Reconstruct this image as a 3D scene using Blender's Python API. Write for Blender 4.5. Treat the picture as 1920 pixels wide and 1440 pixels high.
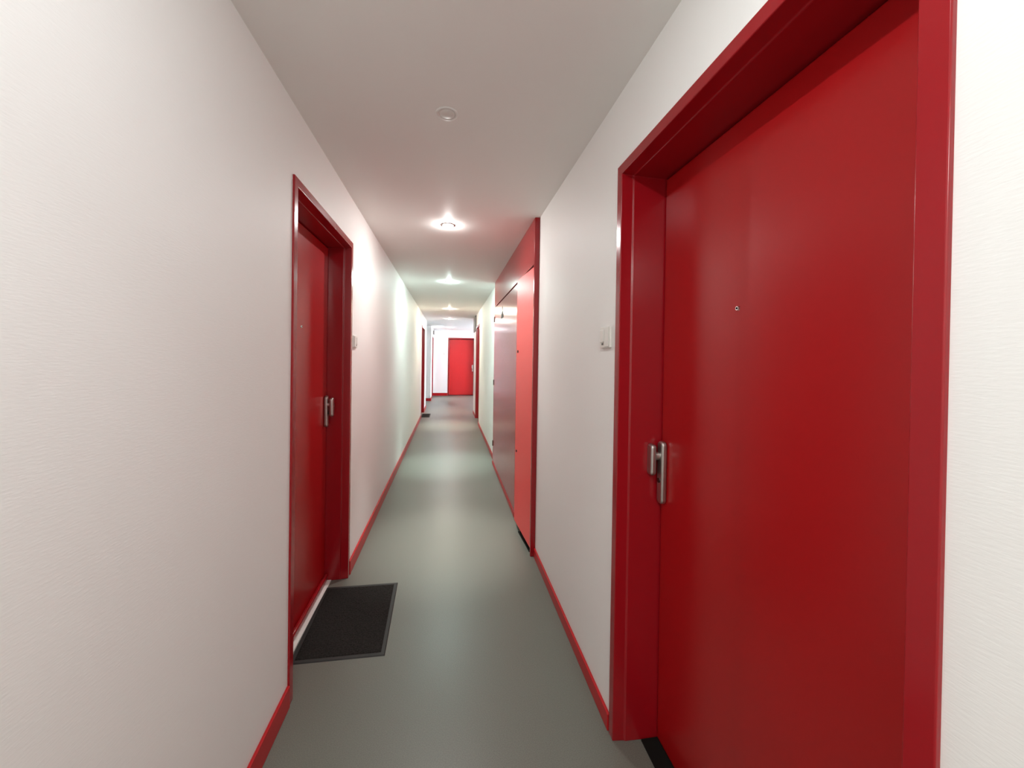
import bpy, bmesh, math, random
from mathutils import Matrix, Vector

for o in list(bpy.data.objects):
    bpy.data.objects.remove(o, do_unlink=True)
scene = bpy.context.scene
COL = scene.collection
PI = math.pi

# ------------------------------------------------------------------ camera
# corridor axis = +Y, floor z = 0, left wall x = -W, right wall x = +W (metres)
CAM_Z = 1.40
R = Vector((0.98761889, -0.1561767, 0.01475715))
U = Vector((-0.0134597, 0.00936185, 0.99986559))
F = Vector((0.15629386, 0.98768477, -0.00714385))
cd = bpy.data.cameras.new('camera')
cam = bpy.data.objects.new('camera', cd)
COL.objects.link(cam)
m = Matrix((R, U, -F)).transposed().to_4x4()
m.translation = Vector((0, 0, CAM_Z))
cam.matrix_world = m
cd.sensor_fit = 'HORIZONTAL'
cd.sensor_width = 36.0
cd.lens = 744.08 / 1920 * 36.0
cd.shift_y = -(720 - 676.86) / 1920
cd.clip_start = 0.02
cd.clip_end = 100
scene.camera = cam

# ------------------------------------------------------------------ view, world, daylight
vs = scene.view_settings
vs.view_transform = 'Standard'
vs.look = 'None'
vs.exposure = 1.62
vs.gamma = 1.0
vs.use_curve_mapping = False

w = bpy.data.worlds.new('world')
scene.world = w
w.use_nodes = True
w.node_tree.nodes['Background'].inputs[0].default_value = (0.62, 0.80, 1.0, 1)
w.node_tree.nodes['Background'].inputs[1].default_value = 2.0

W = 0.618           # half width of the corridor
H = 2.391           # ceiling height
DT = 2.113          # outer top of the door frames
YB = -3.2           # wall behind the camera
YE = 14.65          # far end wall
HX = 2.9            # hall's right wall
XP = -0.573         # the slightly projecting left wall past the side passage

# daylight through the hall's window (light stands outside the pane)
ld = bpy.data.lights.new('daylight', 'AREA')
ld.shape = 'RECTANGLE'; ld.size = 1.9; ld.size_y = 1.3
ld.energy = 90; ld.color = (0.80, 0.88, 1.0)
lo = bpy.data.objects.new('daylight', ld)
COL.objects.link(lo)
lo.location = (HX + 0.45, 12.9, 1.5)
lo.rotation_euler = (0, PI/2, 0)

# ------------------------------------------------------------------ materials
def mat(name, col, rough=0.5, spec=0.5, metal=0.0, coat=0.0, noise=None, bump=None, emit=None, estr=0):
    M = bpy.data.materials.new(name)
    M.use_nodes = True
    nt = M.node_tree
    b = nt.nodes['Principled BSDF']
    b.inputs['Base Color'].default_value = (*col, 1)
    b.inputs['Roughness'].default_value = rough
    b.inputs['Specular IOR Level'].default_value = spec
    b.inputs['Metallic'].default_value = metal
    b.inputs['Coat Weight'].default_value = coat
    b.inputs['Coat Roughness'].default_value = 0.12
    tc = nt.nodes.new('ShaderNodeTexCoord')
    if noise:                       # (scale, amount): a faint mottling of the thing's own colour
        n = nt.nodes.new('ShaderNodeTexNoise'); n.inputs['Scale'].default_value = noise[0]
        n.inputs['Detail'].default_value = 4
        nt.links.new(tc.outputs['Object'], n.inputs['Vector'])
        r = nt.nodes.new('ShaderNodeValToRGB')
        a = noise[1]
        r.color_ramp.elements[0].position = 0.3; r.color_ramp.elements[1].position = 0.7
        r.color_ramp.elements[0].color = (*[c*(1-a) for c in col], 1)
        r.color_ramp.elements[1].color = (*[min(1, c*(1+a)) for c in col], 1)
        nt.links.new(n.outputs['Fac'], r.inputs['Fac'])
        nt.links.new(r.outputs['Color'], b.inputs['Base Color'])
    if bump:                        # (scale xyz, strength, distance)
        mp = nt.nodes.new('ShaderNodeMapping'); mp.inputs['Scale'].default_value = bump[0]
        n2 = nt.nodes.new('ShaderNodeTexNoise'); n2.inputs['Scale'].default_value = 1.0
        n2.inputs['Detail'].default_value = 3
        bp = nt.nodes.new('ShaderNodeBump'); bp.inputs['Strength'].default_value = bump[1]
        bp.inputs['Distance'].default_value = bump[2]
        nt.links.new(tc.outputs['Object'], mp.inputs['Vector'])
        nt.links.new(mp.outputs['Vector'], n2.inputs['Vector'])
        nt.links.new(n2.outputs['Fac'], bp.inputs['Height'])
        nt.links.new(bp.outputs['Normal'], b.inputs['Normal'])
    if emit:
        b.inputs['Emission Color'].default_value = (*emit, 1)
        b.inputs['Emission Strength'].default_value = estr
    return M

M_WALL = mat('woven_wall_paint', (0.91, 0.893, 0.868), 0.55, 0.3, bump=((90, 60, 330), 0.20, 0.0012))
M_CEIL = mat('ceiling_paint', (0.92, 0.90, 0.87), 0.6, 0.3, bump=((30, 30, 30), 0.15, 0.001))
M_FLOOR = mat('grey_green_linoleum', (0.160, 0.165, 0.138), 0.36, 0.42, noise=(300, 0.20), bump=((260, 260, 260), 0.12, 0.0006))
M_RED = mat('gloss_red_frame_paint', (0.32, 0.005, 0.010), 0.20, 0.5, bump=((60, 60, 60), 0.05, 0.001))
M_LEAF = mat('satin_red_leaf_paint', (0.40, 0.005, 0.007), 0.28, 0.6, bump=((220, 220, 220), 0.10, 0.0006))
M_LEAF_LIT = mat('daylit_red_leaf_paint', (0.62, 0.018, 0.020), 0.35, 0.4)  # leaf red lightened: the end door's brighter light is put into its colour
M_SKIRT = mat('red_skirting_paint', (0.46, 0.006, 0.010), 0.36, 0.3)
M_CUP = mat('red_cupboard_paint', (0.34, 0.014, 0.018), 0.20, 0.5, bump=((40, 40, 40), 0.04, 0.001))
M_CUP_LIT = mat('lamplit_red_cupboard_paint', (0.88, 0.085, 0.08), 0.42, 0.4)  # cupboard red made paler: lamp light put into the near leaf's colour
M_DARK = mat('dark_gap', (0.012, 0.008, 0.008), 0.8, 0.2)
M_BLACK = mat('black_rubber', (0.008, 0.0075, 0.006), 0.8, 0.15)
M_PILE = mat('charcoal_mat_pile', (0.024, 0.022, 0.020), 0.95, 0.1, noise=(160, 0.5), bump=((420, 420, 420), 0.9, 0.003))
M_MEDGE = mat('grey_rubber_mat_edge', (0.026, 0.026, 0.024), 0.6, 0.4)
M_STEEL = mat('satin_aluminium', (0.50, 0.475, 0.45), 0.38, 0.5, metal=1.0)
M_SCREW = mat('dark_screw', (0.10, 0.09, 0.08), 0.4, 0.5, metal=1.0)
M_CHROME = mat('bright_chrome', (0.85, 0.85, 0.83), 0.10, 0.5, metal=1.0)
M_PLAST = mat('white_plastic', (0.80, 0.77, 0.72), 0.35, 0.5)
M_STONE = mat('white_threshold', (0.94, 0.93, 0.88), 0.35, 0.5)
M_GREYP = mat('grey_brown_paint', (0.13, 0.11, 0.09), 0.6, 0.3)
M_TRIM = mat('white_ring_paint', (0.84, 0.82, 0.79), 0.4, 0.5)
M_LENS = mat('unlit_lens', (0.78, 0.75, 0.71), 0.4, 0.5)
M_SIGN = mat('dark_sign_ink', (0.03, 0.022, 0.018), 0.6, 0.3)
M_WIN = mat('white_window_frame', (0.8, 0.8, 0.8), 0.4, 0.5)
M_GLASS = bpy.data.materials.new('clear_pane'); M_GLASS.use_nodes = True
_b = M_GLASS.node_tree.nodes['Principled BSDF']
_b.inputs['Transmission Weight'].default_value = 1.0
_b.inputs['Roughness'].default_value = 0.0; _b.inputs['IOR'].default_value = 1.02

# ------------------------------------------------------------------ helpers
def tag(o, label=None, cat=None, group=None, kind=None):
    if label: o['label'] = label
    if cat: o['category'] = cat
    if group: o['group'] = group
    if kind: o['kind'] = kind
    return o

def empty(name, loc, **k):
    o = bpy.data.objects.new(name, None); COL.objects.link(o)
    o.location = loc; o.empty_display_size = 0.1
    return tag(o, **k)

def obj(name, bm, material, parent=None, bevel=0, seg=3, smooth=False):
    """link a bmesh given in world coordinates, parented at its (unrotated) parents' base"""
    off = Vector((0, 0, 0)); p = parent
    while p is not None:
        off += p.location; p = p.parent
    bmesh.ops.translate(bm, verts=bm.verts, vec=-off)
    bmesh.ops.recalc_face_normals(bm, faces=bm.faces)
    me = bpy.data.meshes.new(name); bm.to_mesh(me); bm.free()
    me.materials.append(material)
    o = bpy.data.objects.new(name, me); COL.objects.link(o)
    if parent: o.parent = parent
    if bevel:
        for f in me.polygons: f.use_smooth = True
        md = o.modifiers.new('bevel', 'BEVEL'); md.width = bevel; md.segments = seg
        md.limit_method = 'ANGLE'; md.angle_limit = math.radians(25); md.harden_normals = True
    elif smooth:
        for f in me.polygons: f.use_smooth = True
    return o

def box(bm, x0, x1, y0, y1, z0, z1):
    x0, x1 = min(x0, x1), max(x0, x1); y0, y1 = min(y0, y1), max(y0, y1); z0, z1 = min(z0, z1), max(z0, z1)
    v = [bm.verts.new((x, y, z)) for x in (x0, x1) for y in (y0, y1) for z in (z0, z1)]
    for f in ((0,1,3,2), (4,6,7,5), (0,4,5,1), (2,3,7,6), (0,2,6,4), (1,5,7,3)):
        bm.faces.new([v[i] for i in f])
    return v

def boxes(*bs):
    bm = bmesh.new()
    for b in bs: box(bm, *b)
    return bm

# wall-side mapping: (u along the wall, d out of the wall face into the room (negative = into the wall), z)
class Side:
    def __init__(s, kind, base): s.k, s.b = kind, base
    def p(s, u, d, z):
        if s.k == 'L': return Vector((s.b + d, u, z))
        if s.k == 'R': return Vector((s.b - d, u, z))
        if s.k == 'E': return Vector((u, s.b - d, z))
    def box(s, bm, u0, u1, d0, d1, z0, z1):
        a, b = s.p(u0, d0, z0), s.p(u1, d1, z1)
        return box(bm, a.x, b.x, a.y, b.y, a.z, b.z)
    def bx(s, *a):
        bm = bmesh.new(); s.box(bm, *a); return bm

LEFT, RIGHT, END, LEFTP = Side('L', -W), Side('R', W), Side('E', YE), Side('L', XP)

def cyl(side, u, z, d0, d1, r, n=24, r2=None):
    """round bar standing out of the wall"""
    bm = bmesh.new(); r2 = r if r2 is None else r2
    A = [bm.verts.new(side.p(u + r*math.cos(2*PI*i/n), d0, z + r*math.sin(2*PI*i/n))) for i in range(n)]
    B = [bm.verts.new(side.p(u + r2*math.cos(2*PI*i/n), d1, z + r2*math.sin(2*PI*i/n))) for i in range(n)]
    for i in range(n): bm.faces.new((A[i], A[(i+1) % n], B[(i+1) % n], B[i]))
    bm.faces.new(A); bm.faces.new(B[::-1])
    return bm

def slab(side, u0, u1, z0, z1, d0, d1, r, n=8):
    """plate with rounded corners (radius r) standing off the wall"""
    pts = []
    for cu, cz, a0 in ((u1-r, z1-r, 0), (u0+r, z1-r, 90), (u0+r, z0+r, 180), (u1-r, z0+r, 270)):
        for i in range(n+1):
            a = math.radians(a0 + 90*i/n)
            pts.append((cu + r*math.cos(a), cz + r*math.sin(a)))
    bm = bmesh.new()
    A = [bm.verts.new(side.p(u, d0, z)) for u, z in pts]
    B = [bm.verts.new(side.p(u, d1, z)) for u, z in pts]
    k = len(pts)
    for i in range(k): bm.faces.new((A[i], A[(i+1) % k], B[(i+1) % k], B[i]))
    bm.faces.new(A); bm.faces.new(B[::-1])
    return bm

# ------------------------------------------------------------------ the shell
TH = 0.30
def wall(name, side, u0, u1, openings, label, z1=H, material=M_WALL, back=True):
    """openings: (ua, ub, za, zb, closed-behind)"""
    bm = bmesh.new(); u = u0
    for ua, ub, za, zb, closed in sorted(openings):
        if ua > u: side.box(bm, u, ua, -TH, 0, 0, z1)
        if zb < z1: side.box(bm, ua, ub, -TH, 0, zb, z1)
        if za > 0: side.box(bm, ua, ub, -TH, 0, 0, za)
        if closed: side.box(bm, ua, ub, -TH, -0.215, 0, zb)
        u = ub
    if u1 > u: side.box(bm, u, u1, -TH, 0, 0, z1)
    return tag(obj(name, bm, material), label=label, cat='wall', kind='structure')

D1 = (1.685, 2.650)      # near left door, outer frame
D2 = (0.405, 1.405)      # near right door
D3 = (9.20, 10.22)       # far left door
D4 = (8.25, 9.22)        # far right door
D5 = (-0.048, 0.945)     # end door (along x)
D6 = (13.70, 14.56)      # last door on the left

tag(obj('floor', boxes((-2.4, HX+0.3, YB-0.3, YE+0.3, -0.2, 0)), M_FLOOR), label='grey-green linoleum floor of the corridor', cat='floor', kind='structure')
tag(obj('ceiling', boxes((-2.4, HX+0.3, YB-0.3, YE+0.3, H, H+0.2)), M_CEIL), label='plain off-white corridor ceiling', cat='ceiling', kind='structure')
wall('wall_left', LEFT, YB, 11.05, [(D1[0], D1[1], 0, DT, 1), (D3[0], D3[1], 0, DT, 1)], 'long white left corridor wall with two recessed doors')
wall('wall_left_far', LEFTP, 12.85, YE, [(D6[0], D6[1], 0, DT, 1)], 'short projecting white left wall beyond the side passage')
wall('wall_right', RIGHT, YB, 10.14, [(D2[0], D2[1], 0, DT, 1), (D4[0], D4[1], 0, DT, 1)], 'long white right corridor wall')
wall('wall_end', END, -2.4, HX+0.3, [(D5[0], D5[1], 0, DT, 1)], 'pale white wall closing the far end around the end door')
tag(obj('wall_back', boxes((-W-0.3, W+0.3, YB-0.3, YB, 0, H)), M_WALL), label='white wall behind the camera', cat='wall', kind='structure')
# side passage on the left (between the two left walls) and the hall on the right
tag(obj('wall_passage', boxes((-2.4, -2.1, 11.05, 12.85, 0, H), (-2.1, -W-TH, 10.75, 11.05, 0, H), (-2.1, XP-TH, 12.85, 13.15, 0, H)), M_WALL),
    label='white walls of the left side passage', cat='wall', kind='structure')
WY = (11.9, 13.9); WZ = (0.85, 2.15)
tag(obj('wall_hall', boxes((HX, HX+0.3, 9.84, WY[0], 0, H), (HX, HX+0.3, WY[1], YE, 0, H),
                           (HX, HX+0.3, *WY, 0, WZ[0]), (HX, HX+0.3, *WY, WZ[1], H),
                           (W+TH, HX, 9.84, 10.14, 0, H)), M_WALL), label='white walls of the end hall on the right', cat='wall', kind='structure')
wn = empty('window_1', (HX+0.1, sum(WY)/2, WZ[0]), label='hall window letting daylight onto the end wall', cat='window', kind='structure')
f = 0.05
obj('window_frame', boxes((HX+0.08, HX+0.14, WY[0], WY[0]+f, *WZ), (HX+0.08, HX+0.14, WY[1]-f, WY[1], *WZ),
    (HX+0.08, HX+0.14, WY[0]+f, WY[1]-f, WZ[0], WZ[0]+f), (HX+0.08, HX+0.14, WY[0]+f, WY[1]-f, WZ[1]-f, WZ[1]),
    (HX+0.08, HX+0.14, 12.87, 12.93, WZ[0]+f, WZ[1]-f)), M_WIN, wn)
obj('window_pane', boxes((HX+0.105, HX+0.11, WY[0]+f, 12.87, WZ[0]+f, WZ[1]-f), (HX+0.105, HX+0.11, 12.93, WY[1]-f, WZ[0]+f, WZ[1]-f)), M_GLASS, wn)

# grey-brown box above the right wall's end
tag(obj('trim_1', RIGHT.bx(9.30, 10.14, 0, 0.018, DT-0.08, H), M_GREYP), label='grey-brown box under the ceiling beyond the far right door', cat='trim', kind='structure')

# ------------------------------------------------------------------ skirting boards
BT = 0.012
CUP = (2.735, 5.215)     # the cupboard's extent along the right wall
def skirt(name, side, spans, h, label):
    bm = bmesh.new()
    for a, b in spans: side.box(bm, a, b, 0, BT, 0, h)
    tag(obj(name, bm, M_SKIRT, bevel=0.003, seg=2), label=label, cat='skirting board', kind='structure')
skirt('baseboard_left', LEFT, [(YB, D1[0]-0.002), (D1[1]+0.002, D3[0]-0.002), (D3[1]+0.002, 11.05)], 0.088, 'red skirting board along the left wall')
skirt('baseboard_left_far', LEFTP, [(12.85, D6[0]-0.002)], 0.09, 'red skirting board of the projecting left wall at the far end')
skirt('baseboard_right', RIGHT, [(YB, D2[0]-0.002), (D2[1]+0.002, CUP[0]), (CUP[1], D4[0]-0.002), (D4[1]+0.002, 10.14)], 0.062, 'red skirting board along the right wall')
skirt('baseboard_end', END, [(XP, D5[0]-0.002), (D5[1]+0.002, HX)], 0.10, 'red skirting board along the end wall')
tag(obj('baseboard_passage', boxes((-2.1, XP, 12.838, 12.85, 0, 0.09)), M_SKIRT), label='red skirting board in the side passage on the left', cat='skirting board', kind='structure')

# ------------------------------------------------------------------ doors
LW = 0.158   # leaf face lies this deep in the wall
def make_door(name, side, ua, ub, label, threshold=None, lw=LW, paint=None):
    base = side.p((ua+ub)/2, 0, 0)
    t = empty(name, base, label=label, cat='door', kind='structure')
    prof = [(0, -lw-0.052), (0, 0.008), (0.037, 0.008), (0.0415, -0.034), (0.0445, -0.038), (0.050, -lw-0.052)]
    bm = bmesh.new()
    st = []
    for i, d in prof:
        st.append([side.p(ua+i, d, 0), side.p(ua+i, d, DT-i), side.p(ub-i, d, DT-i), side.p(ub-i, d, 0)])
    V = [[bm.verts.new(q) for q in row] for row in st]; n = len(prof)
    for a in range(n):
        b = (a+1) % n
        for k in range(3): bm.faces.new((V[a][k], V[a][k+1], V[b][k+1], V[b][k]))
    bm.faces.new([V[a][0] for a in range(n)]); bm.faces.new([V[a][3] for a in range(n)])
    obj('door_frame', bm, M_RED, t, bevel=0.006, seg=4)
    leaf = obj('door_leaf', side.bx(ua+0.0545, ub-0.0545, -lw-0.042, -lw, 0.012, DT-0.0545), paint or M_LEAF, t, bevel=0.002, seg=2)
    obj('threshold', side.bx(ua+0.050, ub-0.050, -lw-0.047, threshold[0], 0, threshold[1]), threshold[2], t)
    return t, leaf

def handle(side, t, u, z0, z1, gu, metal=M_STEEL, lw=LW):
    """tall security plate with a fixed grip standing off it and a cylinder below; gu: grip's centre along the wall"""
    p = obj('handle_plate', slab(side, u-0.019, u+0.019, z0, z1, -lw, -lw+0.022, 0.017), metal, t, bevel=0.008, seg=4)
    obj('handle_neck', cyl(side, (u+gu)/2, z1-0.055, -lw+0.020, -lw+0.036, 0.014), metal, p, smooth=False)
    obj('handle_grip', slab(side, gu-0.019, gu+0.019, z1-0.125, z1-0.012, -lw+0.033, -lw+0.055, 0.014), metal, p, bevel=0.009, seg=4)
    obj('lock_cylinder', cyl(side, u, z0+0.085, -lw+0.020, -lw+0.025, 0.009), M_SCREW, p)
    return p

def viewer(side, t, u, z, lw=LW):
    p = obj('peephole', cyl(side, u, z, -lw, -lw+0.004, 0.0075, 20, 0.0055), M_CHROME, t)
    obj('lens', cyl(side, u, z, -lw+0.003, -lw+0.005, 0.003, 12), M_DARK, p)

d1, _ = make_door('door_1', LEFT, *D1, 'near left red door in a deep glossy frame, behind the doormat', (-0.088, 0.006, M_STONE), lw=0.127)
handle(LEFT, d1, 2.560, 0.965, 1.155, 2.550, lw=0.127)
viewer(LEFT, d1, 2.16, 1.545, 0.127)
obj('draught_bar', LEFT.bx(D1[0]+0.056, D1[1]-0.056, -0.127, -0.105, 0.014, 0.050), M_RED, d1, bevel=0.009, seg=4)
d2, _ = make_door('door_2', RIGHT, *D2, 'large near right red door with aluminium handle and peephole', (-0.098, 0.006, M_BLACK))
handle(RIGHT, d2, 1.329, 0.882, 1.108, 1.343)
viewer(RIGHT, d2, 0.974, 1.545)
d3, _ = make_door('door_3', LEFT, *D3, 'far left red door seen edge-on beside the small distant mat', (-0.12, 0.006, M_STONE))
handle(LEFT, d3, 10.12, 0.90, 1.12, 10.13)
d4, _ = make_door('door_4', RIGHT, *D4, 'far right red door seen edge-on past the cupboard', (-0.10, 0.006, M_BLACK))
handle(RIGHT, d4, 9.13, 0.90, 1.12, 9.14)
d5, _ = make_door('door_5', END, *D5, 'red door with light-brightened leaf colour facing the camera at the corridor end', (-0.05, 0.008, M_BLACK), paint=M_LEAF_LIT)
handle(END, d5, 0.860, 0.88, 1.13, 0.845, M_PLAST)
viewer(END, d5, 0.45, 1.53)
d6, _ = make_door('door_6', LEFTP, *D6, 'red door edge in the left corner next to the end wall', (-0.12, 0.006, M_STONE))
handle(LEFTP, d6, 13.80, 0.90, 1.12, 13.79)

# ------------------------------------------------------------------ cupboard on the right wall
CF = 0.035   # how far its front stands out of the wall
cy0, cy1 = CUP
ZS = 2.052   # top of the doors
cup = empty('service_cupboard', RIGHT.p((cy0+cy1)/2, 0, 0), label='tall flat red service cupboard with its near door ajar on the right wall', cat='cupboard')
obj('side_panel', RIGHT.bx(cy0, cy0+0.022, 0, CF, 0, H), M_RED, cup, bevel=0.002, seg=2)
obj('back_panel', RIGHT.bx(cy0+0.022, cy1, 0, 0.010, 0.0, H), M_DARK, cup)
obj('top_panel', RIGHT.bx(cy0+0.022, cy1, 0.010, CF, ZS+0.016, H), M_CUP, cup, bevel=0.0015, seg=2)
obj('stile', RIGHT.bx(3.275, 3.436, 0.010, CF, 0.0, ZS), M_CUP, cup, bevel=0.0015, seg=2)
obj('plinth', RIGHT.bx(3.436, cy1, 0.010, CF+0.006, 0.0, 0.042), M_SKIRT, cup, bevel=0.002, seg=2)
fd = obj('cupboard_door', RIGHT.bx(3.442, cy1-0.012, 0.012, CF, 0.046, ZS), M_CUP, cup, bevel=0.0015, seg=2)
for z in (1.904, 1.078, 0.28):
    obj('hinge', RIGHT.bx(cy1-0.034, cy1-0.008, CF-0.001, CF+0.009, z-0.035, z+0.035), M_SCREW, fd, bevel=0.002, seg=2)
# the dark triangular notice on the far door
bm = bmesh.new()
tri = [(4.33, 1.850), (4.53, 1.850), (4.43, 1.982)]
A = [bm.verts.new(RIGHT.p(u, CF, z)) for u, z in tri]; B = [bm.verts.new(RIGHT.p(u, CF+0.002, z)) for u, z in tri]
for i in range(3): bm.faces.new((A[i], A[(i+1) % 3], B[(i+1) % 3], B[i]))
bm.faces.new(A); bm.faces.new(B)
obj('triangular_sign', bm, M_SIGN, fd)
obj('side_edge', RIGHT.bx(cy1-0.010, cy1, 0.010, CF, 0.046, ZS), M_CUP, cup)
# near door, hinged at its near edge and swung a little way out
hy = cy0+0.026
bm = bmesh.new()
def ajar(bm, u0, u1, d0, d1, z0, z1, ang=math.radians(3.4)):
    v = RIGHT.box(bm, hy+u0, hy+u1, d0, d1, z0, z1)
    c = RIGHT.p(hy, CF-0.018, 0)
    bmesh.ops.rotate(bm, verts=v, cent=c, matrix=Matrix.Rotation(ang, 3, 'Z'))
ajar(bm, 0, 0.505, CF-0.016, CF, 0.052, ZS-0.004)
nd = obj('cupboard_door', bm, M_CUP_LIT, cup, bevel=0.0015, seg=2)
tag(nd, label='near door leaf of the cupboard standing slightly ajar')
for z, r in ((1.455, 0.011), (0.64, 0.009)):
    b2 = cyl(RIGHT, hy+0.445, z, CF, CF+0.006, r)
    bmesh.ops.rotate(b2, verts=b2.verts, cent=RIGHT.p(hy, CF-0.018, 0), matrix=Matrix.Rotation(math.radians(3.4), 3, 'Z'))
    obj('lock_button', b2, M_SIGN, nd)
# short black strip on the floor at the foot of that door
bm = bmesh.new()
q = [(0.5655, 3.135), (0.590, 3.131), (0.612, 2.802), (0.588, 2.800)]
A = [bm.verts.new((x, y, 0)) for x, y in q]; B = [bm.verts.new((x, y, 0.008)) for x, y in q]
for i in range(4): bm.faces.new((A[i], A[(i+1) % 4], B[(i+1) % 4], B[i]))
bm.faces.new(A); bm.faces.new(B)
tag(obj('floor_strip', bm, M_BLACK), label='short black rubber strip on the floor at the foot of the ajar red cupboard door', cat='floor strip')

# ------------------------------------------------------------------ doormats
def doormat(x0, x1, y0, y1, label, shift=0):
    t = empty('doormat', ((x0+x1)/2, (y0+y1)/2, 0), label=label, cat='doormat')
    def quad(x0, x1, y0, y1, z0, z1, inset=0.0):
        bm = bmesh.new(); v = []
        for z, i in ((z0, 0), (z1, inset)):
            v.append([bm.verts.new((x + shift*(y-y0)/(y1-y0), y, z)) for x, y in ((x0+i, y0+i), (x1-i, y0+i), (x1-i, y1-i), (x0+i, y1-i))])
        for k in range(4): bm.faces.new((v[0][k], v[0][(k+1) % 4], v[1][(k+1) % 4], v[1][k]))
        bm.faces.new(v[0]); bm.faces.new(v[1])
        return bm
    obj('rubber_border', quad(x0, x1, y0, y1, 0, 0.004, 0.004), M_MEDGE, t)
    # ribbed, slightly fuzzy pile: a displaced grid
    e = 0.020; nx, ny = 60, 90
    bm = bmesh.new(); rnd = random.Random(4); g = []
    for j in range(ny+1):
        row = []
        for i in range(nx+1):
            u, v = i/nx, j/ny
            x = x0+e+(x1-x0-2*e)*u + shift*v; y = y0+e+(y1-y0-2*e)*v
            edge = min(u, 1-u, v, 1-v)
            z = 0.0042 if edge == 0 else 0.0072 + rnd.uniform(-0.0012, 0.0012)
            row.append(bm.verts.new((x, y, z)))
        g.append(row)
    for j in range(ny):
        for i in range(nx): bm.faces.new((g[j][i], g[j][i+1], g[j+1][i+1], g[j+1][i]))
    obj('pile', bm, M_PILE, t)
    return t
doormat(-0.700, -0.279, 1.912, 2.522, 'charcoal doormat with grey rubber edge in front of the near left red door', -0.016)
doormat(-0.640, -0.43, 9.36, 9.96, 'small distant dark doormat at the far left door', 0)

# ------------------------------------------------------------------ doorbells
def bell(side, u0, u1, z0, z1, label):
    t = empty('doorbell', side.p((u0+u1)/2, 0, z0), label=label, cat='doorbell')
    wdt = u1-u0
    obj('base_plate', slab(side, u0, u1, z0, z1, 0, 0.010, 0.006), M_PLAST, t, bevel=0.002, seg=2)
    b = obj('push_button', slab(side, u0+wdt*0.50, u1-0.012, z0+0.022, z1-0.012, 0.010, 0.016, 0.004), M_PLAST, t, bevel=0.002, seg=2)
    obj('button_notch', side.bx(u0+wdt*0.60, u1-0.022, 0.010, 0.0112, z0+0.012, z0+0.020), M_SCREW, t)
    obj('cover', slab(side, u0+0.004, u0+wdt*0.46, z0+0.004, z1-0.004, 0.010, 0.014, 0.004), M_PLAST, t, bevel=0.002, seg=2)
bell(RIGHT, 1.452, 1.551, 1.446, 1.530, 'white square doorbell on the right wall beside the large near door')
bell(LEFT, 2.693, 2.782, 1.453, 1.534, 'white doorbell on the left wall just past the near left door')
bell(END, -0.215, -0.150, 1.49, 1.57, 'tiny white doorbell on the far end wall left of the end door')
t = empty('alarm_box', LEFTP.p(14.35, 0, 2.20), label='small grey box high on the far left wall near the end corner', cat='alarm box')
obj('case', slab(LEFTP, 14.27, 14.43, 2.20, 2.34, 0, 0.035, 0.01), M_GREYP, t, bevel=0.004, seg=2)
obj('cover', slab(LEFTP, 14.29, 14.41, 2.22, 2.32, 0.035, 0.040, 0.01), M_PLAST, t)

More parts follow.
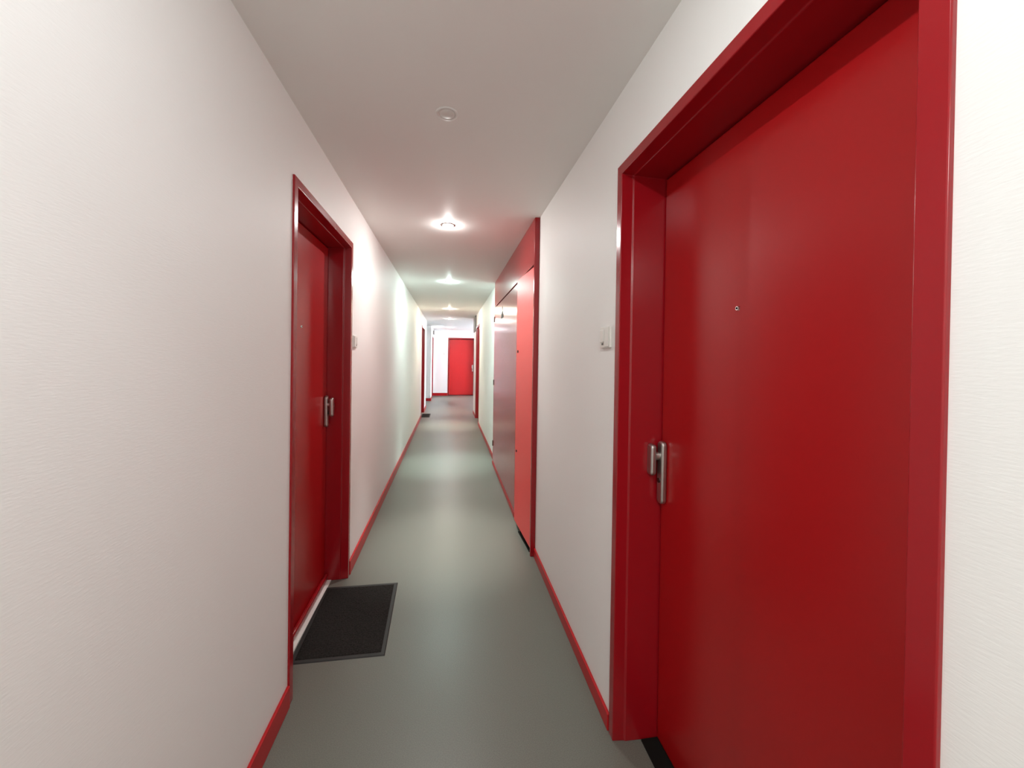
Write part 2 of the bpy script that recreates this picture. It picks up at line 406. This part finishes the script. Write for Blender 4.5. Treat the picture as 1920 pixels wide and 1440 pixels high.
# ------------------------------------------------------------------ recessed ceiling spots
def ring(bm, x, y, prof, n=40):
    P = [[bm.verts.new((x + r*math.cos(2*PI*i/n), y + r*math.sin(2*PI*i/n), z)) for i in range(n)] for r, z in prof]
    for a in range(len(P)-1):
        for i in range(n): bm.faces.new((P[a][i], P[a][(i+1) % n], P[a+1][(i+1) % n], P[a+1][i]))
    return P
def spot(x, y, label, col=None, watts=0, half=47, group=None):
    t = empty('ceiling_spotlight', (x, y, H), label=label, cat='ceiling light')
    bm = bmesh.new()
    P = ring(bm, x, y, [(0.046, H), (0.045, H-0.0025), (0.040, H-0.0035), (0.034, H-0.0025), (0.0335, H)])
    obj('trim_ring', bm, M_TRIM, t, smooth=True)
    bm = bmesh.new()
    P = ring(bm, x, y, [(0.0330, H), (0.0330, H-0.002), (0.026, H-0.0045), (0.010, H-0.0060)])
    bm.faces.new(P[-1]); bm.faces.new(P[0])
    if watts:
        L = mat('lit_lamp_lens', (0.9, 0.9, 0.9), 0.4, emit=col, estr=22)
    else:
        L = M_LENS
    obj('lamp_lens', bm, L, t, smooth=True)
    if watts:
        sd = bpy.data.lights.new('spot', 'SPOT')
        sd.energy = watts*CONE; sd.color = col; sd.spot_size = math.radians(2*half); sd.spot_blend = 0.45
        sd.shadow_soft_size = 0.03
        so = bpy.data.objects.new('lamp_light', sd); COL.objects.link(so)
        so.parent = t; so.location = (0, 0, -0.012)
        s2 = bpy.data.lights.new('beam', 'SPOT')
        s2.energy = watts*BEAM; s2.color = col; s2.spot_size = math.radians(41); s2.spot_blend = 1.0
        s2.shadow_soft_size = 0.03
        b2 = bpy.data.objects.new('lamp_beam', s2); COL.objects.link(b2)
        b2.parent = t; b2.location = (0, 0, -0.012)
        a2 = bpy.data.lights.new('disk', 'AREA')
        a2.shape = 'DISK'; a2.size = 0.055; a2.energy = watts*WIDE; a2.color = col
        o2 = bpy.data.objects.new('lamp_disk', a2); COL.objects.link(o2)
        o2.parent = t; o2.location = (0, 0, -0.010)
        ad = bpy.data.lights.new('spill', 'POINT')      # the lamp's wide spill
        ad.shadow_soft_size = 0.003; ad.energy = watts*SPILL; ad.color = col
        ao = bpy.data.objects.new('lamp_spill', ad); COL.objects.link(ao)
        ao.parent = t; ao.location = (0, 0, -0.0095)
    return t
CONE, BEAM, WIDE, SPILL = 0.19, 3.3, 0.165, 0.145
WARM = (0.98, 0.99, 0.97)
spot(-0.02, -1.6, 'unseen spotlight added behind the camera to brighten the near corridor', WARM, 38)  # added lamp out of view, lifts the light around the camera
spot(-0.02, 0.38, 'lit ceiling spotlight just over the camera', (0.91, 0.98, 1.0), 10.3)
spot(-0.022, 1.646, 'unlit ceiling spotlight, a plain white ring nearest in view')
spot(-0.022, 3.025, 'brightest and nearest lit ceiling spotlight', WARM, 15.5)
spot(-0.016, 5.277, 'second lit ceiling spotlight, cool white glow', (0.74, 1.0, 0.95), 24)
spot(-0.006, 8.232, 'third lit ceiling spotlight, yellowish glow', (1.0, 0.98, 0.80), 23)
spot(-0.004, 10.407, 'fourth lit ceiling spotlight in front of the end hall', (1.0, 0.95, 0.85), 15)
spot(0.016, 13.4, 'farthest ceiling spotlight, close to the end wall', (0.95, 0.95, 1.0), 15)
